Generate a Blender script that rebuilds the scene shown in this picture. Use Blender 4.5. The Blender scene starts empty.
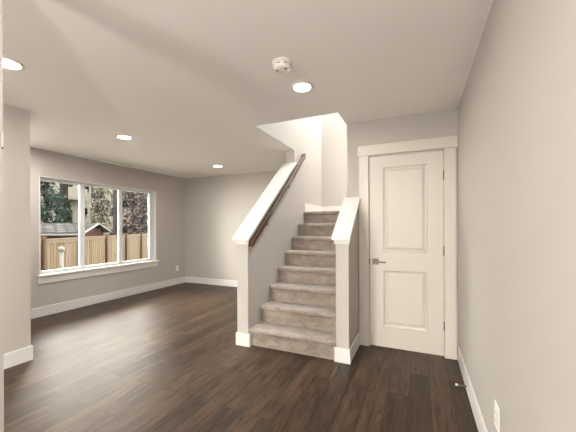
import bpy, bmesh, math, random
from mathutils import Vector, Matrix
import numpy as np

sc = bpy.context.scene
COL = sc.collection

# ------------------------------------------------------------------ camera, sky, exposure
CAM_H = 1.284
cam_data = bpy.data.cameras.new('camera')
cam = bpy.data.objects.new('camera', cam_data)
COL.objects.link(cam)
cam.location = (0, 0, CAM_H)
cam.rotation_mode = 'XYZ'
YAW = 0.4169
ROLL = -0.0038
cam.matrix_world = Matrix.Translation((0, 0, CAM_H)) @ Matrix.Rotation(YAW, 4, 'Z') @ Matrix.Rotation(math.pi/2, 4, 'X') @ Matrix.Rotation(ROLL, 4, 'Z')
cam_data.sensor_fit = 'HORIZONTAL'
cam_data.sensor_width = 36
cam_data.lens = 295.5 * 36 / 576
cam_data.shift_x = 0.0
cam_data.shift_y = (227.03 - 216) / 576
cam_data.clip_start = 0.02
cam_data.clip_end = 200
sc.camera = cam

SKY = 40.0
LAMP = 195.0
world = bpy.data.worlds.new('overcast_sky')
sc.world = world
world.use_nodes = True
bg = world.node_tree.nodes['Background']
bg.inputs['Color'].default_value = (1.0, 0.925, 0.85, 1)
bg.inputs['Strength'].default_value = SKY

sc.view_settings.view_transform = 'Standard'
sc.view_settings.look = 'None'
sc.view_settings.exposure = 0.04
sc.view_settings.gamma = 1.0
sc.view_settings.use_curve_mapping = False

random.seed(4)
rng = np.random.default_rng(7)

# ------------------------------------------------------------------ materials
def s2l(c):
    return tuple((x/12.92 if x <= .04045 else ((x+.055)/1.055)**2.4) for x in c)
def rgb(r, g, b):
    return s2l((r/255, g/255, b/255)) + (1,)

OUT = .034
def xrgb(r, g, b):      # outdoor colours are darkened to offset the overbright sky
    return tuple(c*OUT for c in s2l((r/255, g/255, b/255))) + (1,)

def pale(r, g, b):
    return tuple(min(1, c*OUT*1.8) for c in s2l((r/255, g/255, b/255))) + (1,)

def new_mat(name):
    m = bpy.data.materials.new(name)
    m.use_nodes = True
    nt = m.node_tree
    b = nt.nodes['Principled BSDF']
    return m, nt, b

def N(nt, typ, **kw):
    n = nt.nodes.new(typ)
    for k, v in kw.items():
        if k in n.inputs:
            n.inputs[k].default_value = v
        else:
            setattr(n, k, v)
    return n

def paint(name, col, rough=.6, bump=.02, scale=220, var=.02, spec=.3):
    """painted surface: very faint tonal mottling and orange peel"""
    m, nt, b = new_mat(name)
    tc = N(nt, 'ShaderNodeTexCoord')
    n1 = N(nt, 'ShaderNodeTexNoise', Scale=3.0, Detail=3.0)
    nt.links.new(tc.outputs['Object'], n1.inputs['Vector'])
    hsv = N(nt, 'ShaderNodeHueSaturation', Color=col)
    mr = N(nt, 'ShaderNodeMapRange')
    mr.inputs['To Min'].default_value = 1-var
    mr.inputs['To Max'].default_value = 1+var
    nt.links.new(n1.outputs['Fac'], mr.inputs['Value'])
    nt.links.new(mr.outputs['Result'], hsv.inputs['Value'])
    nt.links.new(hsv.outputs['Color'], b.inputs['Base Color'])
    n2 = N(nt, 'ShaderNodeTexNoise', Scale=scale, Detail=2.0)
    nt.links.new(tc.outputs['Object'], n2.inputs['Vector'])
    bp = N(nt, 'ShaderNodeBump', Strength=bump, Distance=.01)
    nt.links.new(n2.outputs['Fac'], bp.inputs['Height'])
    nt.links.new(bp.outputs['Normal'], b.inputs['Normal'])
    b.inputs['Roughness'].default_value = rough
    b.inputs['Specular IOR Level'].default_value = spec
    return m

M_WALL = paint('wall_paint', rgb(188, 182, 175), .7)
M_CEIL = paint('ceiling_paint', rgb(248, 245, 241), .85)
M_TRIM = paint('trim_paint', rgb(226, 223, 218), .35, .008, 120, .01, .5)
M_DOOR = paint('door_paint', rgb(214, 206, 196), .4, .008, 120, .01, .5)
M_VINYL = paint('white_vinyl', rgb(222, 226, 226), .35, .0, 100, .01, .5)
M_PLASTIC = paint('white_plastic', rgb(240, 236, 228), .4, .0, 100, .01, .5)
M_SLOT = paint('shaded_slot', rgb(150, 144, 136), .6, 0, 100, .0, .3)
M_GREYHOLE = paint('dark_slot', rgb(90, 84, 78), .6, 0, 100, .0, .3)

def metal(name, col, rough):
    m, nt, b = new_mat(name)
    b.inputs['Base Color'].default_value = col
    b.inputs['Metallic'].default_value = 1
    b.inputs['Roughness'].default_value = rough
    tc = N(nt, 'ShaderNodeTexCoord')
    n = N(nt, 'ShaderNodeTexNoise', Scale=150.0)
    nt.links.new(tc.outputs['Object'], n.inputs['Vector'])
    bp = N(nt, 'ShaderNodeBump', Strength=.03, Distance=.005)
    nt.links.new(n.outputs['Fac'], bp.inputs['Height'])
    nt.links.new(bp.outputs['Normal'], b.inputs['Normal'])
    return m
M_NICKEL = metal('satin_nickel', rgb(112, 106, 98), .42)

def emit(name, col, strength):
    m, nt, b = new_mat(name)
    b.inputs['Base Color'].default_value = (.9, .9, .9, 1)
    b.inputs['Emission Color'].default_value = col
    b.inputs['Emission Strength'].default_value = strength
    return m
WARM = (1.0, .98, .95, 1)
M_LAMP = emit('lamp_glow', WARM, LAMP)
M_LAMP_UP = emit('added_stairwell_glow', (.90, .96, 1.0, 1), 480.0)
M_GLOBE = emit('globe_glow', WARM, 185.0)

def glass_mat():
    m = bpy.data.materials.new('clear_glass')
    m.use_nodes = True
    nt = m.node_tree
    nt.nodes.remove(nt.nodes['Principled BSDF'])
    out = nt.nodes['Material Output']
    tr = N(nt, 'ShaderNodeBsdfTransparent', Color=(.96, .98, .97, 1))
    gl = N(nt, 'ShaderNodeBsdfGlossy', Roughness=.02)
    fr = N(nt, 'ShaderNodeFresnel', IOR=1.3)
    mx = N(nt, 'ShaderNodeMixShader')
    nt.links.new(fr.outputs[0], mx.inputs[0])
    nt.links.new(tr.outputs[0], mx.inputs[1])
    nt.links.new(gl.outputs[0], mx.inputs[2])
    nt.links.new(mx.outputs[0], out.inputs['Surface'])
    return m
M_GLASS = glass_mat()

def floor_mat():
    m, nt, b = new_mat('dark_oak_planks')
    L = nt.links.new
    tc = N(nt, 'ShaderNodeTexCoord')
    mp = N(nt, 'ShaderNodeMapping')
    mp.inputs['Rotation'].default_value = (0, 0, math.pi/2)
    mp.inputs['Location'].default_value = (.31, .075, 0)
    L(tc.outputs['Object'], mp.inputs['Vector'])
    br = N(nt, 'ShaderNodeTexBrick')
    br.offset = .37
    br.offset_frequency = 2
    br.squash = 1
    for k, v in (('Scale', 1.0), ('Mortar Size', .0024), ('Mortar Smooth', .2), ('Bias', 0.0), ('Brick Width', 1.05), ('Row Height', .15)):
        br.inputs[k].default_value = v
    br.inputs['Color1'].default_value = (0, 0, 0, 1)
    br.inputs['Color2'].default_value = (1, 1, 1, 1)
    br.inputs['Mortar'].default_value = (.5, .5, .5, 1)
    L(mp.outputs['Vector'], br.inputs['Vector'])
    # grain stretched along the plank, shifted per plank
    sep = N(nt, 'ShaderNodeSeparateXYZ')
    L(mp.outputs['Vector'], sep.inputs[0])
    def mul(a, k):
        n = N(nt, 'ShaderNodeMath', operation='MULTIPLY'); L(a, n.inputs[0]); n.inputs[1].default_value = k; return n.outputs[0]
    def add(a, c):
        n = N(nt, 'ShaderNodeMath', operation='ADD'); L(a, n.inputs[0]); L(c, n.inputs[1]); return n.outputs[0]
    tint = N(nt, 'ShaderNodeRGBToBW'); L(br.outputs['Color'], tint.inputs[0])
    cx = N(nt, 'ShaderNodeCombineXYZ')
    L(add(mul(sep.outputs[0], 2.2), mul(tint.outputs[0], 17.0)), cx.inputs[0])
    L(mul(sep.outputs[1], 42.0), cx.inputs[1])
    L(mul(tint.outputs[0], 9.0), cx.inputs[2])
    gr = N(nt, 'ShaderNodeTexNoise', Scale=1.6, Detail=7.0, Roughness=.62, Distortion=1.2)
    L(cx.outputs[0], gr.inputs['Vector'])
    cx2 = N(nt, 'ShaderNodeCombineXYZ')
    L(add(mul(sep.outputs[0], 1.0), mul(tint.outputs[0], 5.0)), cx2.inputs[0])
    L(mul(sep.outputs[1], 5.0), cx2.inputs[1])
    L(mul(tint.outputs[0], 3.0), cx2.inputs[2])
    wv = N(nt, 'ShaderNodeTexNoise', Scale=2.2, Detail=3.0, Distortion=1.6)
    L(cx2.outputs[0], wv.inputs['Vector'])
    ramp = N(nt, 'ShaderNodeValToRGB')
    ramp.color_ramp.elements[0].position = .32
    ramp.color_ramp.elements[0].color = rgb(19, 13, 9)
    ramp.color_ramp.elements[1].position = .70
    ramp.color_ramp.elements[1].color = rgb(92, 72, 56)
    mixf = N(nt, 'ShaderNodeMath', operation='ADD')
    L(mul(gr.outputs['Fac'], .55), mixf.inputs[0])
    L(mul(wv.outputs['Fac'], .45), mixf.inputs[1])
    L(mixf.outputs[0], ramp.inputs['Fac'])
    hsv = N(nt, 'ShaderNodeHueSaturation')
    mr = N(nt, 'ShaderNodeMapRange')
    mr.inputs['To Min'].default_value = .66
    mr.inputs['To Max'].default_value = 1.4
    L(tint.outputs[0], mr.inputs['Value'])
    L(mr.outputs['Result'], hsv.inputs['Value'])
    L(ramp.outputs['Color'], hsv.inputs['Color'])
    seam = N(nt, 'ShaderNodeMix', data_type='RGBA')
    L(br.outputs['Fac'], seam.inputs[0])
    L(hsv.outputs['Color'], seam.inputs[6])
    seam.inputs[7].default_value = rgb(26, 21, 18)
    L(seam.outputs[2], b.inputs['Base Color'])
    rr = N(nt, 'ShaderNodeMapRange')
    rr.inputs['To Min'].default_value = .27
    rr.inputs['To Max'].default_value = .54
    L(gr.outputs['Fac'], rr.inputs['Value'])
    L(rr.outputs['Result'], b.inputs['Roughness'])
    b.inputs['Specular IOR Level'].default_value = .24
    b.inputs['Coat Weight'].default_value = .0
    b.inputs['Coat Roughness'].default_value = .33
    hgt = N(nt, 'ShaderNodeMath', operation='SUBTRACT')
    L(mul(gr.outputs['Fac'], .6), hgt.inputs[0])
    L(br.outputs['Fac'], hgt.inputs[1])
    bp = N(nt, 'ShaderNodeBump', Strength=.5, Distance=.004)
    L(hgt.outputs[0], bp.inputs['Height'])
    L(bp.outputs['Normal'], b.inputs['Normal'])
    return m
M_FLOOR = floor_mat()

def carpet_mat():
    m, nt, b = new_mat('taupe_carpet')
    L = nt.links.new
    tc = N(nt, 'ShaderNodeTexCoord')
    mp = N(nt, 'ShaderNodeMapping')
    mp.inputs['Scale'].default_value = (.6, 1.0, 1.0)
    L(tc.outputs['Object'], mp.inputs['Vector'])
    n1 = N(nt, 'ShaderNodeTexNoise', Scale=110.0, Detail=4.0, Roughness=.75)
    n2 = N(nt, 'ShaderNodeTexNoise', Scale=14.0, Detail=3.0)
    L(mp.outputs['Vector'], n1.inputs['Vector']); L(mp.outputs['Vector'], n2.inputs['Vector'])
    ad = N(nt, 'ShaderNodeMath', operation='ADD')
    m1 = N(nt, 'ShaderNodeMath', operation='MULTIPLY'); m1.inputs[1].default_value = .7
    m2 = N(nt, 'ShaderNodeMath', operation='MULTIPLY'); m2.inputs[1].default_value = .3
    L(n1.outputs['Fac'], m1.inputs[0]); L(n2.outputs['Fac'], m2.inputs[0])
    L(m1.outputs[0], ad.inputs[0]); L(m2.outputs[0], ad.inputs[1])
    rp = N(nt, 'ShaderNodeValToRGB')
    rp.color_ramp.elements[0].position = .34
    rp.color_ramp.elements[0].color = rgb(116, 103, 93)
    rp.color_ramp.elements[1].position = .68
    rp.color_ramp.elements[1].color = rgb(198, 185, 174)
    L(ad.outputs[0], rp.inputs['Fac'])
    L(rp.outputs['Color'], b.inputs['Base Color'])
    b.inputs['Roughness'].default_value = 1
    b.inputs['Specular IOR Level'].default_value = .1
    b.inputs['Sheen Weight'].default_value = .25
    n3 = N(nt, 'ShaderNodeTexNoise', Scale=260.0, Detail=2.0)
    L(tc.outputs['Object'], n3.inputs['Vector'])
    bp = N(nt, 'ShaderNodeBump', Strength=.5, Distance=.01)
    L(n3.outputs['Fac'], bp.inputs['Height'])
    L(bp.outputs['Normal'], b.inputs['Normal'])
    return m
M_CARPET = carpet_mat()

def grain_mat(name, c0, c1, scale, stretch, rough, spec=.4, bump=.1):
    m, nt, b = new_mat(name)
    L = nt.links.new
    tc = N(nt, 'ShaderNodeTexCoord')
    mp = N(nt, 'ShaderNodeMapping')
    mp.inputs['Scale'].default_value = stretch
    L(tc.outputs['Object'], mp.inputs['Vector'])
    n = N(nt, 'ShaderNodeTexNoise', Scale=scale, Detail=6.0, Roughness=.6, Distortion=.6)
    L(mp.outputs['Vector'], n.inputs['Vector'])
    rp = N(nt, 'ShaderNodeValToRGB')
    rp.color_ramp.elements[0].position = .3; rp.color_ramp.elements[0].color = c0
    rp.color_ramp.elements[1].position = .7; rp.color_ramp.elements[1].color = c1
    L(n.outputs['Fac'], rp.inputs['Fac'])
    L(rp.outputs['Color'], b.inputs['Base Color'])
    b.inputs['Roughness'].default_value = rough
    b.inputs['Specular IOR Level'].default_value = spec
    bp = N(nt, 'ShaderNodeBump', Strength=bump, Distance=.01)
    L(n.outputs['Fac'], bp.inputs['Height'])
    L(bp.outputs['Normal'], b.inputs['Normal'])
    return m
M_WALNUT = grain_mat('walnut', rgb(58, 38, 25), rgb(78, 52, 35), 30, (1, .12, .12), .22, .8, .0)
M_CEDAR = [grain_mat('cedar_%d' % i, xrgb(*a), xrgb(*c), 5, (3, 3, .25), .8, .05) for i, (a, c) in enumerate((
    ((190, 158, 116), (226, 200, 160)), ((200, 172, 132), (232, 210, 174)), ((178, 142, 100), (214, 182, 138)), ((206, 184, 150), (236, 218, 188))))]
M_CEDARPOST = grain_mat('cedar_post', xrgb(128, 92, 62), xrgb(168, 128, 90), 5, (3, 3, .25), .8, .05)
M_SHEDWOOD = grain_mat('shed_boards', xrgb(112, 60, 38), xrgb(160, 98, 66), 4, (1, 1, 6), .8, .05)
M_STUCCO = paint('stucco', pale(238, 232, 216), .9, .2, 40, .06, .05)
M_DARKGLASS = paint('dark_window', xrgb(52, 56, 60), .15, 0, 10, .05, .1)
M_BARK = grain_mat('bark', xrgb(84, 80, 80), xrgb(150, 144, 142), 6, (3, 3, .4), .9, .05, .6)
M_BARKD = grain_mat('dark_bark', xrgb(58, 52, 50), xrgb(104, 96, 92), 6, (3, 3, .4), .9, .05, .6)
M_GRAVEL = grain_mat('bounce_gravel', rgb(84, 80, 76), rgb(122, 118, 112), 9, (1, 1, 1), .95, .05, .4)  # gravel tone set for the light it bounces up to the ceiling
M_OUTWHITE = paint('darkened_white', xrgb(236, 236, 232), .6, 0, 100, .01, .05)  # white trim colour darkened against the sky strength
M_PVC = paint('pvc', xrgb(240, 240, 236), .4, 0, 100, .01, .05)

def leaf_mat(name, c0, c1, c2=None):
    m, nt, b = new_mat(name)
    L = nt.links.new
    tc = N(nt, 'ShaderNodeTexCoord')
    n = N(nt, 'ShaderNodeTexNoise', Scale=2.6, Detail=5.0, Roughness=.75)
    L(tc.outputs['Object'], n.inputs['Vector'])
    rp = N(nt, 'ShaderNodeValToRGB')
    rp.color_ramp.elements[0].position = .35; rp.color_ramp.elements[0].color = c0
    rp.color_ramp.elements[1].position = .66; rp.color_ramp.elements[1].color = c1
    if c2:
        e = rp.color_ramp.elements.new(.52); e.color = c2
    L(n.outputs['Fac'], rp.inputs['Fac'])
    L(rp.outputs['Color'], b.inputs['Base Color'])
    b.inputs['Roughness'].default_value = .6
    b.inputs['Specular IOR Level'].default_value = .06
    return m
M_CONIFER = leaf_mat('conifer_needles', xrgb(30, 62, 56), xrgb(160, 206, 194), xrgb(70, 118, 106))
M_IVY = leaf_mat('ivy', xrgb(32, 68, 44), xrgb(104, 152, 104))
M_GREEN = leaf_mat('green_leaves', xrgb(60, 96, 64), xrgb(170, 206, 156), xrgb(104, 144, 98))
M_PALE = leaf_mat('pale_leaves', pale(96, 116, 88), pale(255, 250, 232), pale(206, 196, 172))
M_AUTUMN = leaf_mat('autumn_leaves', xrgb(80, 74, 84), pale(226, 196, 136), xrgb(190, 172, 180))
M_DARKLEAF = leaf_mat('dark_leaves', xrgb(40, 46, 50), xrgb(104, 108, 116))

def shingle_mat():
    m, nt, b = new_mat('grey_shingles')
    L = nt.links.new
    tc = N(nt, 'ShaderNodeTexCoord')
    br = N(nt, 'ShaderNodeTexBrick')
    for k, v in (('Scale', 1.0), ('Mortar Size', .05), ('Brick Width', .40), ('Row Height', .34), ('Bias', .1)):
        br.inputs[k].default_value = v
    br.inputs['Color1'].default_value = xrgb(84, 84, 88)
    br.inputs['Color2'].default_value = xrgb(190, 190, 192)
    br.inputs['Mortar'].default_value = xrgb(30, 30, 32)
    L(tc.outputs['Object'], br.inputs['Vector'])
    L(br.outputs['Color'], b.inputs['Base Color'])
    b.inputs['Roughness'].default_value = .8
    b.inputs['Specular IOR Level'].default_value = .04
    bp = N(nt, 'ShaderNodeBump', Strength=.6, Distance=.03, invert=True)
    L(br.outputs['Fac'], bp.inputs['Height'])
    L(bp.outputs['Normal'], b.inputs['Normal'])
    return m
M_SHINGLE = shingle_mat()

# ------------------------------------------------------------------ mesh helpers
def obj(name, bm, mat, parent=None, smooth=False):
    me = bpy.data.meshes.new(name)
    bmesh.ops.recalc_face_normals(bm, faces=bm.faces)
    bm.to_mesh(me); bm.free()
    me.materials.append(mat)
    if smooth:
        for p in me.polygons: p.use_smooth = True
    o = bpy.data.objects.new(name, me)
    COL.objects.link(o)
    if parent is not None:
        o.parent = parent
        o.matrix_parent_inverse = Matrix.Identity(4)
    return o

def tag(o, label, cat, group=None, kind=None):
    o['label'] = label; o['category'] = cat
    if group: o['group'] = group
    if kind: o['kind'] = kind
    return o

def empty(name, loc, label, cat, group=None, rz=0):
    o = bpy.data.objects.new(name, None)
    COL.objects.link(o)
    o.location = loc
    o.rotation_euler = (0, 0, rz)
    o.empty_display_size = .1
    return tag(o, label, cat, group)

def box(bm, x0, x1, y0, y1, z0, z1, bevel=0, seg=2, mtx=None):
    r = bmesh.ops.create_cube(bm, size=1)
    vs = r['verts']
    for v in vs:
        v.co = Vector((x0+(v.co.x+.5)*(x1-x0), y0+(v.co.y+.5)*(y1-y0), z0+(v.co.z+.5)*(z1-z0)))
    if bevel:
        es = list({e for v in vs for e in v.link_edges})
        r2 = bmesh.ops.bevel(bm, geom=es, offset=bevel, segments=seg, profile=.5, affect='EDGES', clamp_overlap=True)
        vs = list({v for f in r2['faces'] for v in f.verts} | {v for v in vs if v.is_valid})
    if mtx is not None:
        bmesh.ops.transform(bm, matrix=mtx, verts=vs)
    return vs

def prism_x(bm, pts, x0, x1):
    """polygon in (y, z), extruded along x"""
    a = [bm.verts.new((x0, y, z)) for y, z in pts]
    b = [bm.verts.new((x1, y, z)) for y, z in pts]
    bm.faces.new(a); bm.faces.new(b[::-1])
    n = len(pts)
    for i in range(n):
        bm.faces.new((a[i], b[i], b[(i+1) % n], a[(i+1) % n]))
    return a + b

def prism_z(bm, pts, z0, z1):
    a = [bm.verts.new((x, y, z0)) for x, y in pts]
    b = [bm.verts.new((x, y, z1)) for x, y in pts]
    bm.faces.new(a); bm.faces.new(b[::-1])
    n = len(pts)
    for i in range(n):
        bm.faces.new((a[i], b[i], b[(i+1) % n], a[(i+1) % n]))
    return a + b

def lathe(bm, prof, seg=32, mtx=None):
    """profile of (r, z) turned about z"""
    rings = []
    for r, z in prof:
        if r < 1e-6:
            rings.append([bm.verts.new((0, 0, z))])
        else:
            rings.append([bm.verts.new((r*math.cos(2*math.pi*i/seg), r*math.sin(2*math.pi*i/seg), z)) for i in range(seg)])
    new = [v for r in rings for v in r]
    for a, b in zip(rings, rings[1:]):
        for i in range(seg):
            j = (i+1) % seg
            if len(a) == 1 and len(b) == 1: continue
            if len(a) == 1: bm.faces.new((a[0], b[i], b[j]))
            elif len(b) == 1: bm.faces.new((a[i], a[j], b[0]))
            else: bm.faces.new((a[i], a[j], b[j], b[i]))
    if mtx is not None:
        bmesh.ops.transform(bm, matrix=mtx, verts=new)
    return new

def BM(): return bmesh.new()

# ------------------------------------------------------------------ room dimensions
ZC = 2.424
XR = .349          # right wall
YD = 3.267         # wall with the door
XW = -5.01         # window wall
YB = 5.367         # far wall
XS = -3.461        # stub wall face
YS = 1.616         # its far end
XL = -1.68         # stair side of the left half wall
XLO = -1.818       # its living room side
XRS = -.727        # stair side of the right half wall
XRO = -.603
YO = 2.90          # front edge of the ceiling opening
YE = 4.036         # where the left wall becomes full height
RISE, RUN, YN = .191, .2363, 2.744
YBK = -3.2         # rear wall behind the camera
ZU = 5.0           # top of the stairwell
LAND = RISE*8

def struct(name, bm, mat, parent=None):
    o = obj(name, bm, mat, parent)
    if parent is None: o['kind'] = 'structure'
    return o

# floor and ceiling
b = BM(); box(b, XW-.15, XR+.12, YBK-.12, YB+.12, -.2, 0); struct('floor', b, M_FLOOR)
b = BM(); prism_z(b, [(XW-.15, YBK-.12), (XR+.12, YBK-.12), (XR+.12, 4.39), (-.735, 4.39), (-.735, YO), (XL-.0005, YO), (XL-.0005, YB+.12), (XW-.15, YB+.12)], ZC, ZC+.22)
struct('ceiling', b, M_CEIL)

# walls
b = BM(); box(b, XR, XR+.12, YBK, YD+.0, 0, ZC); struct('wall_right', b, M_WALL)
DX0, DX1, DZ = -.498, .234, 2.044      # rough door opening
b = BM()
box(b, XRS, DX0, YD, YD+.11, 0, ZC); box(b, DX1, XR+.12, YD, YD+.11, 0, ZC); box(b, DX0, DX1, YD, YD+.11, DZ, ZC)
struct('wall_door', b, M_WALL)
WY0, WY1, WZ0, WZ1 = 2.447, 4.522, .582, 2.04   # window opening
b = BM()
for y0, y1, z0, z1 in ((YS-.13, WY0, 0, ZC), (WY1, YB+.12, 0, ZC), (WY0, WY1, 0, WZ0), (WY0, WY1, WZ1, ZC)):
    box(b, XW-.15, XW, y0, y1, z0, z1)
struct('wall_window', b, M_WALL)
b = BM(); box(b, XW, XLO+.0, YB, YB+.12, 0, ZC); struct('wall_far', b, M_WALL)
# stub wall that turns into the near wall of the living room
b = BM(); prism_z(b, [(XS, YBK), (XS, YS), (XW, YS), (XW, YS-.13), (XS-.13, YS-.13), (XS-.13, YBK)], 0, ZC)
struct('wall_stub', b, M_WALL)
# near partition at the left edge of the frame
b = BM(); box(b, -1.72, -1.60, .352, .652, 0, ZC); struct('wall_near', b, M_WALL)
# rear wall behind the viewer; its glazed door is added to let daylight in
GX0, GX1, GZ = -3.1, -1.9, 2.05
b = BM()
box(b, XS-.13, GX0, YBK-.12, YBK, 0, ZC); box(b, GX1, XR+.12, YBK-.12, YBK, 0, ZC); box(b, GX0, GX1, YBK-.12, YBK, GZ, ZC)
struct('wall_rear', b, M_WALL)
b = BM()
for x0, x1 in ((GX0, GX0+.07), (GX1-.07, GX1), ((GX0+GX1)/2-.05, (GX0+GX1)/2+.05)):
    box(b, x0, x1, YBK-.09, YBK-.03, .0, GZ, .004)
box(b, GX0, GX1, YBK-.09, YBK-.03, GZ-.07, GZ, .004); box(b, GX0, GX1, YBK-.09, YBK-.03, 0, .07, .004)
wd = struct('door_added', b, M_VINYL)
b = BM(); box(b, GX0+.06, GX1-.06, YBK-.063, YBK-.057, .06, GZ-.06); obj('pane', b, M_GLASS, wd)

# stair walls: half wall that rises into the full-height stairwell wall
CAPL = lambda y: 1.186 + .805*(y-2.72)
CAPR = lambda y: 1.192 + .79*(y-2.735)
YLF, YRF = 2.729, 2.763
b = BM()
prism_x(b, [(YLF, 0), (YB+.12, 0), (YB+.12, ZU), (YO, ZU), (YO, ZC+.002), (YE+.06, ZC+.002), (YE+.06, ZC), (YE, ZC), (YE, CAPL(YE)-.05), (YLF, CAPL(YLF)-.05)], XLO, XL)
struct('wall_stair_left', b, M_WALL)
b = BM()
prism_x(b, [(YRF, 0), (YD, 0), (YD, CAPR(YD)-.05), (YRF, CAPR(YRF)-.05)], XRS, XRO)
struct('wall_stair_right', b, M_WALL)
# stairwell beyond the door wall
b = BM(); box(b, XRS, XRS+.11, YD+.11, 4.39, 0, ZC); struct('wall_stairwell_side', b, M_WALL)
b = BM(); box(b, XL, 1.3, YB, YB+.12, 0, ZU); struct('wall_stairwell_far', b, M_WALL)
b = BM(); box(b, XL, 1.3, YO-.12, YO, ZC+.22, ZU); struct('wall_upper_front', b, M_WALL)
b = BM(); box(b, 1.3, 1.42, YO-.12, YB+.12, 0, ZU); struct('wall_upper_right', b, M_WALL)
b = BM(); box(b, XLO, 1.42, YO-.12, YB+.12, ZU, ZU+.1); struct('ceiling_upper', b, M_CEIL)

# ------------------------------------------------------------------ stairs
NOSE = .036
st = empty('staircase', (XL, YN, 0), 'grey taupe carpeted staircase of eight steps climbing between two half walls', 'staircase')
def step_profile(k):
    yn = YN + RUN*k; yr = yn + NOSE; z = RISE*(k+1)
    yback = YN + RUN*(k+1) + NOSE if k < 7 else YB
    r = .016
    h = .048
    pts = [(yr, 0), (yr, z-h)]
    # rounded nosing
    for a in range(-90, -181, -18):
        pts.append((yn+r+r*math.cos(math.radians(a)), z-h+r+r*math.sin(math.radians(a))))
    for a in range(180, 89, -18):
        pts.append((yn+r+r*math.cos(math.radians(a)), z-r+r*math.sin(math.radians(a))))
    pts += [(yback, z), (yback, 0)]
    return [(y-YN, zz) for y, zz in pts]
for k in range(8):
    b = BM()
    prism_x(b, step_profile(k), .002, XRS-XL-.002)
    o = obj('step' if k < 7 else 'landing', b, M_CARPET, st)
# landing carries on to the right under the door-side wall
b = BM(); box(b, XRS-XL, 1.3-XL-.002, 4.40-YN, YB-YN-.002, 0, LAND); obj('landing', b, M_CARPET, st)

# ------------------------------------------------------------------ half wall caps
def sloped_cap(name, f, y0, y1, x0, x1, base0, base1):
    b = BM()
    t = .030
    vs = prism_x(b, [(y0, f(y0)-t), (y1, f(y1)-t), (y1, f(y1)), (y0, f(y0))], x0, x1)
    es = [e for e in b.edges]
    bmesh.ops.bevel(b, geom=es, offset=.004, segments=2, profile=.5, affect='EDGES')
    # apron under the board, tapering back to the wall
    a0 = [(base0-.016, y0+.012), (base1+.016, y0+.012)]
    a1 = [(base0-.006, y0+.024), (base1+.006, y0+.024)]
    top = [b.verts.new(p) for p in ((a0[0][0], y0+.012, f(y0+.012)-t), (a0[1][0], y0+.012, f(y0+.012)-t), (a0[1][0], y1, f(y1)-t), (a0[0][0], y1, f(y1)-t))]
    d = .052
    bot = [b.verts.new(p) for p in ((a1[0][0], y0+.022, f(y0+.012)-t-d), (a1[1][0], y0+.022, f(y0+.012)-t-d), (a1[1][0], y1, f(y1)-t-d), (a1[0][0], y1, f(y1)-t-d))]
    b.faces.new(top); b.faces.new(bot[::-1])
    for i in range(4):
        j = (i+1) % 4
        b.faces.new((top[i], bot[i], bot[j], top[j]))
    return struct(name, b, M_TRIM)
sloped_cap('trim_1', CAPL, 2.70, YE-.001, -1.864, -1.650, XLO, XL)
sloped_cap('trim_2', CAPR, 2.732, YD-.001, -.760, -.582, XRS, XRO)

# ------------------------------------------------------------------ baseboards
BH, BT = .137, .014
def base_run(b, x0, x1, y0, y1, z=0):
    box(b, x0, x1, y0, y1, z, z+BH, .003, 2)
b = BM(); base_run(b, XR-BT, XR, YBK, YD-.02); struct('baseboard_right', b, M_TRIM)
b = BM(); base_run(b, XW, XW+BT, YS, YB); struct('baseboard_window', b, M_TRIM)
b = BM(); base_run(b, XW+BT, XLO-BT, YB-BT, YB); struct('baseboard_far', b, M_TRIM)
b = BM(); base_run(b, XS, XS+BT, YBK, YS+BT); base_run(b, XW+BT, XS, YS, YS+BT); struct('baseboard_stub', b, M_TRIM)
b = BM(); base_run(b, -1.60, -1.60+BT, .352, .652); struct('baseboard_near', b, M_TRIM)
b = BM(); base_run(b, XLO-BT, XL+.022, YLF-BT, YLF); base_run(b, XLO-BT, XLO, YLF, YB-BT); base_run(b, XL, XL+.022, YLF, YN+NOSE-.001)
struct('baseboard_stair_left', b, M_TRIM)
b = BM(); base_run(b, XRS-BT, XRO+BT, YRF-BT, YRF); base_run(b, XRO, XRO+BT-.001, YRF, YD-.02)
struct('baseboard_stair_right', b, M_TRIM)
b = BM(); base_run(b, XL, XL+BT, 4.42, YB-BT, LAND); base_run(b, XL+BT, 1.3, YB-BT, YB, LAND); struct('baseboard_landing', b, M_TRIM)

# ------------------------------------------------------------------ door
SX0, SX1, SZ0, SZ1 = -.486, .222, .012, 2.032
YF = YD + .004
def door_slab():
    b = BM()
    # stile and rail grid with two sunk, raised-field panels
    xs = [SX0, -.343, .077, SX1]
    zs = [SZ0, .232, .820, 1.018, 1.912, SZ1]
    g = {}
    for i, x in enumerate(xs):
        for j, z in enumerate(zs):
            g[i, j] = b.verts.new((x, YF, z))
    for i in range(3):
        for j in range(5):
            if i == 1 and j in (1, 3):
                prev = [g[i, j], g[i+1, j], g[i+1, j+1], g[i, j+1]]
                x0, x1, z0, z1 = xs[i], xs[i+1], zs[j], zs[j+1]
                for ins, dep in ((.003, .010), (.014, .015), (.022, .015), (.048, .004), (.052, .004)):
                    cur = [b.verts.new(p) for p in ((x0+ins, YF+dep, z0+ins), (x1-ins, YF+dep, z0+ins), (x1-ins, YF+dep, z1-ins), (x0+ins, YF+dep, z1-ins))]
                    for q in range(4):
                        b.faces.new((prev[q], prev[(q+1) % 4], cur[(q+1) % 4], cur[q]))
                    prev = cur
                b.faces.new(prev)
            else:
                b.faces.new((g[i, j], g[i+1, j], g[i+1, j+1], g[i, j+1]))
    # edges and back
    fr = [g[i, 0] for i in range(4)] + [g[3, j] for j in range(1, 6)] + [g[i, 5] for i in (2, 1, 0)] + [g[0, j] for j in (4, 3, 2, 1)]
    bk = [b.verts.new((v.co.x, YF+.036, v.co.z)) for v in fr]
    n = len(fr)
    for i in range(n):
        b.faces.new((fr[i], bk[i], bk[(i+1) % n], fr[(i+1) % n]))
    b.faces.new(bk[::-1])
    return b
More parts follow.
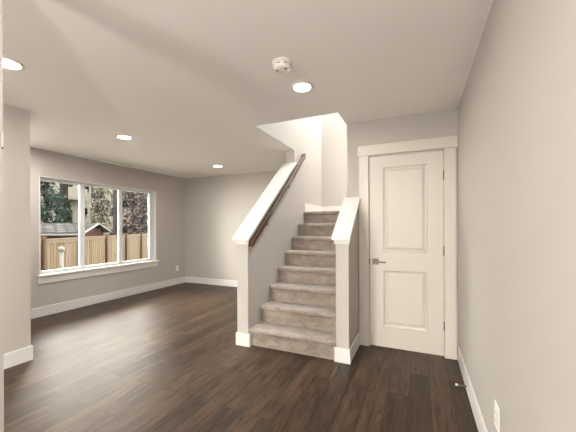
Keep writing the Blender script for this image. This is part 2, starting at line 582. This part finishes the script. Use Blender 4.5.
d1 = struct('door_1', door_slab(), M_DOOR)
b = BM()
# casing, head with small overhang, jamb lining
YC = YD - .019
box(b, -.594, -.492, YC, YD-.0005, 0, 2.046, .003)
box(b, .228, .331, YC, YD-.0005, 0, 2.046, .003)
box(b, -.605, .344, YC-.006, YD-.0005, 2.046, 2.157, .003)
for x0, x1 in ((DX0+.0005, SX0-.003), (SX1+.003, DX1-.0005)):
    box(b, x0, x1, YD, YD+.11, 0, 2.043)
box(b, SX0-.003, SX1+.003, YD, YD+.11, 2.035, 2.043)
box(b, SX0-.003, SX0+.012, YF+.038, YF+.05, 0, 2.035); box(b, SX1-.012, SX1+.003, YF+.038, YF+.05, 0, 2.035)
obj('door_frame', b, M_DOOR, d1)
# handle: square rosette, neck and flat lever, plus the latch in the edge
HX, HZ = -.424, .912
b = BM(); box(b, HX-.032, HX+.032, YF-.009, YF, HZ-.032, HZ+.032, .002)
hd = obj('door_handle', b, M_NICKEL, d1)
b = BM()
lathe(b, [(.0, 0), (.012, 0), (.012, .05), (0, .05)], 20, Matrix.Translation((HX, YF-.008, HZ)) @ Matrix.Rotation(math.pi/2, 4, 'X'))
box(b, HX-.012, HX+.108, YF-.060, YF-.048, HZ-.008, HZ+.008, .003)
obj('lever', b, M_NICKEL, hd)
b = BM(); box(b, SX0-.007, SX0+.001, YF-.006, YF+.02, HZ-.028, HZ+.028, .001)
obj('latch_plate', b, M_NICKEL, d1)
for hz in (1.79, 1.045, .305):
    b = BM()
    lathe(b, [(0, -.048), (.004, -.047), (.0065, -.044), (.0065, .044), (.004, .047), (0, .048)], 14, Matrix.Translation((SX1+.003, YF-.006, hz)))
    box(b, SX1-.002, SX1+.008, YF-.003, YF+.012, hz-.044, hz+.044)
    obj('hinge', b, M_NICKEL, d1)

# ------------------------------------------------------------------ living room window
XF = XW - .075      # front of the vinyl frame
b = BM()
# white jamb lining of the opening
box(b, XW-.15, XW+.003, WY1-.012, WY1, WZ0, WZ1, .001); box(b, XW-.15, XW+.003, WY0, WY0+.012, WZ0, WZ1, .001)
box(b, XW-.15, XW+.003, WY0+.012, WY1-.012, WZ1-.012, WZ1, .001)
w1 = struct('window_1', b, M_TRIM)
def rect_frame(b, y0, y1, z0, z1, x0, x1, w):
    box(b, x0, x1, y0, y0+w, z0, z1, .003); box(b, x0, x1, y1-w, y1, z0, z1, .003)
    box(b, x0, x1, y0+w, y1-w, z0, z0+w, .003); box(b, x0, x1, y0+w, y1-w, z1-w, z1, .003)
FY0, FY1, FZ0, FZ1 = WY0+.012, WY1-.012, WZ0+.022, WZ1-.012
b = BM()
rect_frame(b, FY0, FY1, FZ0, FZ1, XF-.06, XF, .032)
M1, M2 = 3.098, 3.784
for m_, w_ in ((M1, .030), (M2, .026)):
    box(b, XF-.06, XF, m_-w_, m_+w_, FZ0+.032, FZ1-.032, .003)
box(b, XF-.06, XF, FY1-.072, FY1-.032, FZ0+.032, FZ1-.032, .003)
obj('window_frame', b, M_VINYL, w1)
panes = ((FY0+.032, M1-.030), (M1+.030, M2-.026), (M2+.026, FY1-.072))
for i, (y0, y1) in enumerate(panes):
    z0, z1 = FZ0+.032, FZ1-.032
    s_ = .012
    b = BM(); rect_frame(b, y0, y1, z0, z1, XF-.045, XF-.012, s_); obj('sash', b, M_VINYL, w1)
    b = BM(); box(b, XF-.031, XF-.026, y0+s_-.004, y1-s_+.004, z0+s_-.004, z1-s_+.004); obj('pane', b, M_GLASS, w1)
b = BM()
box(b, XW-.12, XW+.045, WY0-.03, WY1+.045, WZ0-.006, WZ0+.022, .004)     # stool
box(b, XW, XW+.018, WY0-.02, WY1+.035, WZ0-.108, WZ0-.006, .003)         # apron
obj('window_sill', b, M_TRIM, w1)

# ------------------------------------------------------------------ handrail
RZ = lambda y: 1.176 + .80*(y-2.823)
RX0, RX1 = -1.660, -1.620
rail = empty('handrail', (XL, 2.76, 1.1), 'dark walnut stair handrail with flat sides fixed to the left half wall', 'handrail')
off = Vector((XL, 2.76, 1.1))
def rel(b):
    bmesh.ops.translate(b, verts=b.verts, vec=-off); return b
RY0, RY1, RHH = 2.735, 4.36, .037
b = BM()
prism_x(b, [(RY0, RZ(RY0)-RHH), (RY1, RZ(RY1)-RHH), (RY1, RZ(RY1)+RHH), (RY0, RZ(RY0)+RHH)], RX0, RX1)
bmesh.ops.bevel(b, geom=list(b.edges), offset=.007, segments=3, profile=.5, affect='EDGES')
obj('rail', rel(b), M_WALNUT, rail)
for y in (RY0+.022, RY1-.022):
    b = BM()
    prism_x(b, [(y-.021, RZ(y-.021)-RHH+.004), (y+.021, RZ(y+.021)-RHH+.004), (y+.021, RZ(y+.021)+RHH-.004), (y-.021, RZ(y-.021)+RHH-.004)], XL+.0005, RX0+.002)
    obj('rail_return', rel(b), M_WALNUT, rail)
for y in (3.1, 3.75):
    b = BM()
    zc = RZ(y) - RHH
    lathe(b, [(0, 0), (.016, 0), (.016, .005), (0, .005)], 20, Matrix.Translation((XL+.0005, y, zc-.05)) @ Matrix.Rotation(math.pi/2, 4, 'Y'))
    box(b, XL+.004, RX0+.024, y-.006, y+.006, zc-.056, zc-.044, .003); box(b, RX0+.010, RX0+.026, y-.006, y+.006, zc-.056, zc+.004, .003)
    obj('bracket', rel(b), M_NICKEL, rail)

# ------------------------------------------------------------------ ceiling fixtures
def downlight_parts(loc, label, up=None):
    t = empty('recessed_light', loc, label, 'ceiling light', 'recessed ceiling lights')
    b = BM(); lathe(b, [(.068, -.004), (.074, -.009), (.090, -.006), (.094, -.0005), (.066, -.0005), (.066, -.004), (.068, -.004)], 40)
    obj('trim_ring', b, M_PLASTIC, t, True)
    b = BM(); lathe(b, [(0, -.006), (.040, -.0056), (.067, -.004)], 40)
    obj('lens', b, M_LAMP, t, True)
    return t
spots = [((-.865, 2.249), 'lit round recessed ceiling light just in front of the stairwell opening'),
         ((-3.384, 2.566), 'lit round recessed ceiling light nearest the window in the living room'),
         ((-3.417, 4.498), 'lit round recessed ceiling light close to the far wall'),
         ((-2.595, 1.082), 'lit round recessed ceiling light at the left edge above the wall end'),
         ((-.90, .98), 'lit round recessed ceiling light above the viewer'),
         ((-4.35, 1.95), 'added round recessed ceiling light hidden behind the stub wall'),  # added out of view to brighten the living room
         ((-2.6, -.35), 'added unseen recessed ceiling light behind the near wall end'),  # this and the lamps below are added fill, out of view
         ((-.95, -1.7), 'added unseen recessed ceiling light behind the viewer on the right'),
         ((-2.6, -1.4), 'added unseen recessed ceiling light behind the viewer on the left')]
DIM = {(-3.384, 2.566): 2.3, (-3.417, 4.498): .8, (-4.35, 1.95): 2.3}  # glow factors per lamp, set to balance the living room
first = None
for (x, y), lab in spots:
    if first is None:
        first = downlight_parts((x, y, ZC), lab)
    else:
        k_ = DIM.get((x, y), 1)
        r = first.copy(); COL.objects.link(r); r.location = (x, y, ZC); r['label'] = lab
        for ch in list(first.children):
            c = ch.copy(); COL.objects.link(c); c.parent = r
            if k_ != 1 and ch.name.startswith('lens'):      # living room lens glow raised or cut to balance its walls
                c.data = ch.data.copy(); c.data.materials[0] = emit('lamp_glow_scaled', WARM, LAMP*k_)

# lamp added above the frame, standing in for unseen light from upstairs
t = empty('added_stairwell_light', (-.5, 4.9, ZU), 'added round ceiling light at the unseen top of the stairwell', 'ceiling light')
b = BM(); lathe(b, [(0, -.0005), (.19, -.0005), (.19, -.03), (.175, -.03)], 40); obj('lamp_base', b, M_PLASTIC, t, True)
b = BM(); lathe(b, [(.174, -.03), (.15, -.06), (.10, -.082), (0, -.095)], 40); obj('lamp_shade', b, M_LAMP_UP, t, True)

# two globe pendants added as fill light, unseen behind the viewer
for i, (x, y, lab) in enumerate(((-.3, -.95, 'added fill-light globe pendant behind the viewer on the right'), (-2.1, -1.4, 'added fill-light globe pendant behind the viewer on the left'))):
    t = empty('added_globe_pendant', (x, y, ZC), lab, 'pendant lamp', 'added globe pendants outside the frame')
    b = BM(); lathe(b, [(0, -.0005), (.06, -.0005), (.06, -.02), (.008, -.03), (.005, -.65), (0, -.65)], 24); obj('canopy', b, M_NICKEL, t, True)
    b = BM(); lathe(b, [(.11*math.sin(math.pi*k/16), -.75+.11*math.cos(math.pi*k/16)) for k in range(17)], 28); obj('globe', b, M_GLOBE, t, True)

# smoke detector
t = empty('smoke_detector', (-.862, 1.858, ZC), 'white round smoke detector on the ceiling in front of the stair light', 'smoke detector')
b = BM(); lathe(b, [(0, -.0005), (.070, -.0005), (.070, -.012), (.064, -.016), (0, -.016)], 40); obj('base_plate', b, M_PLASTIC, t, True)
b = BM(); lathe(b, [(0, -.016), (.056, -.016), (.062, -.024), (.060, -.040), (.050, -.052), (.030, -.056), (0, -.056)], 40)
bd = obj('cover', b, M_PLASTIC, t, True)
for a in range(0, 360, 45):
    b = BM(); box(b, .058, .0625, -.012, .012, -.034, -.027, 0, 2, Matrix.Rotation(math.radians(a), 4, 'Z'))
    obj('vent_slot', b, M_SLOT, bd)
b = BM(); lathe(b, [(0, -.055), (.014, -.055), (.014, -.059), (0, -.059)], 24); obj('test_button', b, M_PLASTIC, bd, True)
for a in (-25, -155):
    b = BM(); box(b, .026, .042, -.006, .006, -.0562, -.050, 0, 2, Matrix.Rotation(math.radians(a), 4, 'Z'))
    obj('indicator', b, M_GREYHOLE, bd)

# ceiling air register
t = empty('ceiling_vent', (-4.86, 3.5, ZC), 'white slotted air vent in the ceiling above the window', 'vent')
b = BM()
rect_frame_pts = [(-.075, .075, -.26, -.235), (-.075, .075, .235, .26), (-.075, -.055, -.235, .235), (.055, .075, -.235, .235)]
for x0, x1, y0, y1 in rect_frame_pts: box(b, x0, x1, y0, y1, -.022, -.0005, .004)
obj('vent_frame', b, M_PLASTIC, t)
b = BM(); box(b, -.055, .055, -.235, .235, -.003, -.0005); obj('vent_backing', b, M_GREYHOLE, t)
for k in range(5):
    b = BM(); box(b, -.009, .009, -.235, .235, -.001, .001, 0, 2, Matrix.Translation((-.042+.021*k, 0, -.014)) @ Matrix.Rotation(-.7, 4, 'Y'))
    obj('slat', b, M_PLASTIC, t)

# ------------------------------------------------------------------ wall outlets
def outlet(loc, rz, label):
    t = empty('wall_outlet', loc, label, 'outlet', 'white wall outlets', rz)   # local +x points out of the wall
    b = BM(); box(b, .0003, .006, -.041, .041, -.062, .062, .002); obj('cover_plate', b, M_PLASTIC, t)
    for s in (-1, 1):
        b = BM(); box(b, .005, .0085, -.0165, .0165, s*.020-.0145, s*.020+.0145, .003)
        r = obj('receptacle', b, M_PLASTIC, t)
        b = BM()
        for yy, hh in ((-.0063, .0045), (.0063, .0038)): box(b, .0083, .0088, yy-.0012, yy+.0012, s*.020+.002-hh, s*.020+.002+hh)
        obj('slot', b, M_GREYHOLE, r)
    return t
outlet((XW, 5.10, .36), 0, 'white wall outlet on the window wall near the far corner')
outlet((XR, 1.735, .352), math.pi, 'white wall outlet low on the right wall in the foreground')

# small wall device at the end of the near partition
t = empty('wall_sensor', (-1.60, .630, 1.655), 'small white wall sensor on the near wall end at the left edge', 'sensor')
b = BM(); box(b, .0003, .0075, .0165, .0216, -.030, .030, .001); obj('case', b, M_DOOR, t)
b = BM(); box(b, .0003, .0075, .0165, .0216, -.037, -.0305, .001); obj('sensor_lens', b, M_GREYHOLE, t)

# spring door stop on the right baseboard
t = empty('door_stop', (XR-BT, 2.585, .075), 'metal spring door stop on the right wall baseboard', 'door stop')
b = BM(); lathe(b, [(0, .0003), (.013, .0003), (.013, .005), (.007, .012), (0, .012)], 20, Matrix.Rotation(-math.pi/2, 4, 'Y')); obj('stop_base', b, M_PLASTIC, t, True)
b = BM()
prev = None
nt_, seg = 14*10, 6
for i in range(nt_+1):
    a = 2*math.pi*i/10
    c = Vector((-.010-.058*i/nt_, .006*math.cos(a), .006*math.sin(a)))
    rad = Vector((0, math.cos(a), math.sin(a)))
    ring = [b.verts.new(c + 0.0027*(rad*math.cos(2*math.pi*j/seg) + Vector((1, 0, 0))*math.sin(2*math.pi*j/seg))) for j in range(seg)]
    if prev:
        for j in range(seg): b.faces.new((prev[j], prev[(j+1) % seg], ring[(j+1) % seg], ring[j]))
    prev = ring
obj('spring', b, M_NICKEL, t, True)
b = BM(); lathe(b, [(0, .066), (.007, .066), (.0085, .070), (.0085, .080), (.006, .085), (0, .085)], 20, Matrix.Rotation(-math.pi/2, 4, 'Y')); obj('rubber_tip', b, M_PLASTIC, t, True)

# ------------------------------------------------------------------ outside the window
GZ0 = -.8
b = BM()
prism_z(b, [(-60, -40), (XW-.16, -40), (XW-.16, 60), (-60, 60)], GZ0-.1, GZ0)
o = struct('ground', b, M_GRAVEL)
b = BM(); box(b, XW-.15, 1.0, -20, YBK-.13, GZ0-.1, -.02); struct('ground_patio', b, M_GRAVEL)

# cedar fence
fdir = Vector((-.882, 1.577, 0)).normalized()
fn = Vector((fdir.y, -fdir.x, 0))
ang = math.atan2(fdir.y, fdir.x)
fence = empty('cedar_fence', (-10.21, 5.05, GZ0), 'pale cedar board fence with darker posts beyond the window', 'fence')
fence.rotation_euler = (0, 0, ang)
FT = 1.735
SP = 1.807
for k in range(-3, 9):
    x0 = SP*k
    b = BM(); box(b, x0-.055, x0+.055, -.09, .03, 0, FT+.06, .008); p = obj('post', b, M_CEDARPOST, fence)
    b = BM(); box(b, x0-.07, x0+.07, -.105, .045, FT+.06, FT+.085, .006); obj('post_cap', b, M_CEDAR[2], p)
    if k < 8:
        nb = 12
        w = (SP-.11)/nb
        for i in range(nb):
            a = x0+.055+w*i
            b = BM(); box(b, a+.006, a+w-.006, -.012, .010, .04, FT-.12+random.uniform(-.004, .004), .002)
            obj('board', b, M_CEDAR[random.randrange(4)], fence)
        b = BM(); box(b, x0+.055, x0+SP-.055, -.035, .03, FT-.125, FT-.02, .004); obj('top_rail', b, M_CEDAR[1], fence)
        b = BM(); box(b, x0+.055, x0+SP-.055, -.06, .045, FT-.02, FT+.012, .004); obj('cap_board', b, M_CEDAR[3], fence)
        b = BM(); box(b, x0+.055, x0+SP-.055, .012, .05, .3, .39, .004); obj('rail', b, M_CEDAR[0], fence)

# white pipe standing in front of the fence
t = empty('vent_pipe', (-9.07, 4.95, GZ0), 'white capped pipe standing upright in front of the fence', 'pipe')
b = BM(); lathe(b, [(0, 0), (.045, 0), (.045, 1.44), (0, 1.44)], 20); obj('pipe', b, M_PVC, t, True)
b = BM(); lathe(b, [(0, 1.44), (.075, 1.44), (.075, 1.53), (.05, 1.55), (0, 1.575)], 20); obj('pipe_cap', b, M_PVC, t, True)
b = BM(); lathe(b, [(.045, .86), (.062, .86), (.062, .98), (.045, .98)], 20); obj('collar', b, M_PVC, t, True)

# shed behind the fence, gable towards the right
F = Vector((-math.sin(YAW), math.cos(YAW), 0)); R = Vector((math.cos(YAW), math.sin(YAW), 0))
g = Vector((-.573, .819, 0)).normalized()
e = Vector((-g.y, g.x, 0))
c0 = Vector((-12.74, 7.81, GZ0))
sh = empty('garden_shed', c0, 'low brown shed with grey shingled gable roof behind the fence', 'shed')
sh.rotation_euler = (0, 0, math.atan2(e.y, e.x) - math.pi)   # local +x looks along the gable's outward side, +y along g
GW, SL, EZ, RZ_ = 2.8, 5.0, 1.86, 2.27
b = BM()
# walls with gable
for x in (0,):
    pass
a = [b.verts.new((-.25, y, z)) for y, z in ((.25, 0), (GW-.25, 0), (GW-.25, EZ-.02), (GW/2, RZ_-.08), (.25, EZ-.02))]
c = [b.verts.new((-SL+.25, v.co.y, v.co.z)) for v in a]
b.faces.new(a); b.faces.new(c[::-1])
for i in range(5): b.faces.new((a[i], c[i], c[(i+1) % 5], a[(i+1) % 5]))
obj('wall', b, M_SHEDWOOD, sh)
sl = math.atan2(RZ_-EZ, GW/2); ln = math.hypot(RZ_-EZ, GW/2)
for s in (0, 1):
    b = BM()
    box(b, -SL/2, SL/2, 0, ln+.02, -.02, .03)
    r = obj('roof', b, M_SHINGLE, sh)
    if s == 0: r.matrix_local = Matrix.Translation((-SL/2, 0, EZ)) @ Matrix.Rotation(sl, 4, 'X')
    else: r.matrix_local = Matrix.Translation((-SL/2, GW, EZ)) @ Matrix.Rotation(math.pi, 4, 'Z') @ Matrix.Rotation(sl, 4, 'X')
    b = BM(); box(b, -.04, .03, 0, ln, -.03, .035, .004)
    r2 = obj('fascia', b, M_OUTWHITE, sh)
    if s == 0: r2.matrix_local = Matrix.Translation((0, 0, EZ)) @ Matrix.Rotation(sl, 4, 'X')
    else: r2.matrix_local = Matrix.Translation((0, GW, EZ)) @ Matrix.Rotation(math.pi, 4, 'Z') @ Matrix.Rotation(sl, 4, 'X')
b = BM(); box(b, -SL, 0, -.09, 0, EZ-.09, EZ-.01, .01); obj('gutter', b, M_OUTWHITE, sh)

# pale apartment building far behind
ap = empty('apartment_building', (-29.2, 16, GZ0), 'pale stucco apartment building far behind the trees', 'building')
b = BM(); box(b, -8, 0, -8, 6.5, 0, 13, .05); obj('wall', b, M_STUCCO, ap)
b = BM(); box(b, -8.3, .3, -8.3, 6.8, 13, 13.4, .05); obj('roof', b, M_BARKD, ap)
for y, z, w, h in ((.5, 3.0, .6, 1.3), (1.9, 3.6, .5, .7), (.4, 6.0, .9, 1.3), (2.0, 6.2, .6, 1.2), (-3.0, 3.2, 1.2, 1.4), (-3.0, 6.2, 1.2, 1.4), (-6, 3.2, 1.2, 1.4), (-6, 6.2, 1.2, 1.4), (3.5, 3.2, .8, 1.3), (3.5, 6.2, .8, 1.3)):
    b = BM(); rect = ((y-w/2-.08, y+w/2+.08), (z-h/2-.08, z+h/2+.08))
    box(b, 0, .05, rect[0][0], rect[0][1], rect[1][0], rect[1][1], .01)
    f = obj('window', b, M_OUTWHITE, ap)
    b = BM(); box(b, .03, .07, y-w/2, y+w/2, z-h/2, z+h/2); obj('pane', b, M_DARKGLASS, f)
b = BM(); box(b, 0, 1.0, -1.2, 1.6, 4.6, 4.75, .02); bl = obj('balcony', b, M_STUCCO, ap)
b = BM(); box(b, .92, 1.0, -1.2, 1.6, 4.75, 5.7, .02); obj('balcony_wall', b, M_STUCCO, bl)

# trees
def leaves(pts, size, droop=0.0):
    """one mesh of small bent leaf quads at the given points"""
    n = len(pts)
    vs = []; fs = []
    for i, p in enumerate(pts):
        u = rng.normal(size=3); u[2] -= droop; u /= np.linalg.norm(u)
        w = rng.normal(size=3); w -= w.dot(u)*u; w /= np.linalg.norm(w)
        nrm = np.cross(u, w)
        s = size*rng.uniform(.6, 1.3)
        k = 6*i
        vs += [p-u*s*.5, p+w*s*.28-u*.08*s, p-w*s*.28-u*.08*s, p+nrm*s*.1+u*.02*s, p+u*s*.55+w*.04*s, p+u*s*.1+nrm*.12*s]
        fs += [(k, k+1, k+3), (k, k+3, k+2), (k+1, k+4, k+3), (k+2, k+3, k+4)]
    return vs, fs
def leaf_obj(name, pts, size, mat, parent, droop=0.0):
    vs, fs = leaves(pts, size, droop)
    me = bpy.data.meshes.new(name)
    me.from_pydata([tuple(v) for v in vs], [], fs)
    me.materials.append(mat)
    o = bpy.data.objects.new(name, me); COL.objects.link(o)
    o.parent = parent
    return o
def blob_pts(n, centres, radii):
    out = []
    for _ in range(n):
        i = rng.integers(len(centres))
        d = rng.normal(size=3); d /= np.linalg.norm(d)
        out.append(np.array(centres[i]) + d*np.array(radii[i])*rng.uniform(.35, 1)**.6)
    return out
def trunk(b, path, r0, r1, seg=12):
    prev = None
    for i, p in enumerate(path):
        r = r0+(r1-r0)*i/(len(path)-1)
        ring = [b.verts.new(Vector(p)+Vector((r*(1+.12*math.sin(3*j+i))*math.cos(2*math.pi*j/seg), r*math.sin(2*math.pi*j/seg), 0))) for j in range(seg)]
        if prev:
            for j in range(seg): b.faces.new((prev[j], prev[(j+1) % seg], ring[(j+1) % seg], ring[j]))
        prev = ring

def conifer(x, y, h, r, label, group=None):
    t = empty('conifer_tree', (x, y, GZ0), label, 'tree', group)
    b = BM(); trunk(b, [(0, 0, h*i/6) for i in range(7)], .16, .03); obj('trunk', b, M_BARKD, t)
    pts = []
    for k in range(34):
        z = .5 + (h-.6)*k/33
        L = r*(1-.85*k/33)*rng.uniform(.8, 1.1)
        for q in range(7):
            a = rng.uniform(0, 2*math.pi)
            for m in range(16):
                f = rng.uniform(.12, 1)
                pts.append(np.array((L*f*math.cos(a), L*f*math.sin(a), z-.28*L*f*f)) + rng.normal(size=3)*.09*(.4+f))
    leaf_obj('foliage', pts, .22, M_CONIFER, t, .6)
def broadleaf(name, x, y, h, tr, mat_b, blobs, n, size, mat_l, label, group=None, lean=0.0, cat='tree'):
    t = empty(name, (x, y, GZ0), label, cat, group)
    b = BM(); trunk(b, [(lean*i/6, .05*math.sin(i), h*i/6) for i in range(7)], tr, tr*.8); 
    obj('trunk', b, mat_b, t)
    if blobs:
        b = BM()
        for c_, r_ in blobs:
            trunk(b, [(lean*.5, 0, max(.1, c_[2]-1.1)), (c_[0]*.5+lean*.3, c_[1]*.5, c_[2]-.5), (c_[0], c_[1], c_[2])], min(.05, tr*.5), .015, 6)
        obj('branch', b, mat_b, t)
        leaf_obj('foliage', blob_pts(n, [c_ for c_, _ in blobs], [r_ for _, r_ in blobs]), size, mat_l, t)
    return t

conifer(-20.2, 10.2, 9.5, 1.55, 'dark green conifer behind the shed at the left of the window')
t = broadleaf('tall_tree', -23.1, 12.74, 14, .25, M_BARKD, [], 0, .1, M_IVY, 'tall grey trunk wrapped in ivy in the left window pane')
iv = []
for _ in range(1900):
    a = rng.uniform(0, 2*math.pi); z = rng.uniform(.5, 4.0)
    rr = .30 + .40*max(0, 1-z/5)*rng.uniform(.4, 1)
    iv.append(np.array((rr*math.cos(a), rr*math.sin(a), z)))
leaf_obj('ivy', iv, .18, M_IVY, t)
leaf_obj('foliage', blob_pts(700, [(.2, 1.0, 5.9), (.1, 1.7, 6.4), (0, .4, 7.3)], [(.5, .8, .35), (.6, .9, .45), (.6, 1.2, .5)]), .26, M_GREEN, t)
broadleaf('tall_tree', -22.1, 14.28, 14, .24, M_BARK, [((.1, .5, 5.8), (.6, .5, 1.4)), ((.1, .6, 3.5), (.5, .5, 1.2))], 600, .24, M_GREEN, 'grey trunk with sparse green leaves behind the shed peak')
broadleaf('tall_tree', -17.38, 12.54, 14, .17, M_BARK, [], 0, .1, M_GREEN, 'bare straight grey trunk left of the right window bar')
broadleaf('leafy_tree', -18.5, 12.4, 7, .09, M_BARK, [((0, -.1, 4.9), (.6, .6, .9)), ((.1, .3, 4.0), (.6, .6, .8)), ((0, -.2, 3.2), (.6, .6, .8)), ((0, .2, 6.2), (.6, .7, .9)), ((0, .1, 2.3), (.6, .6, .6))], 1000, .17, M_PALE, 'tree with pale cream leaves in the middle window pane')
broadleaf('leafy_tree', -15.0, 11.94, 7, .10, M_BARKD, [((0, .1, 4.2), (.8, .8, .9)), ((.1, .7, 3.3), (.8, .7, .8)), ((-.1, -.2, 2.7), (.7, .6, .7)), ((0, 1.0, 4.6), (.7, .7, .7)), ((0, .3, 5.4), (.9, 1.0, .7)), ((0, 1.3, 2.7), (.6, .7, .8)), ((0, .5, 2.1), (.6, .9, .6))], 3000, .18, M_AUTUMN, 'tree with brown and golden autumn leaves in the right window pane')
for i, (x, y, h, lab) in enumerate(((-20.2, 20.8, 12, 'dense dark evergreen tree at the right end of the row'), (-24.6, 21.6, 12, 'dense dark evergreen tree right of the apartment building'), (-20.6, 16.4, 11, 'dense dark evergreen tree close behind the autumn tree'), (-27.5, 26.5, 13, 'dense dark evergreen tree at the back of the row'))):
    bl = [((rng.uniform(-.3, .3), rng.uniform(-.5, .5), h*f), (1.7*(1.15-.6*f), 1.7*(1.15-.6*f), h*.14)) for f in (.1, .22, .34, .46, .58, .7, .82)]
    broadleaf('evergreen_tree', x, y, h*.95, .2, M_BARKD, bl, 5200, .42, M_DARKLEAF, lab)
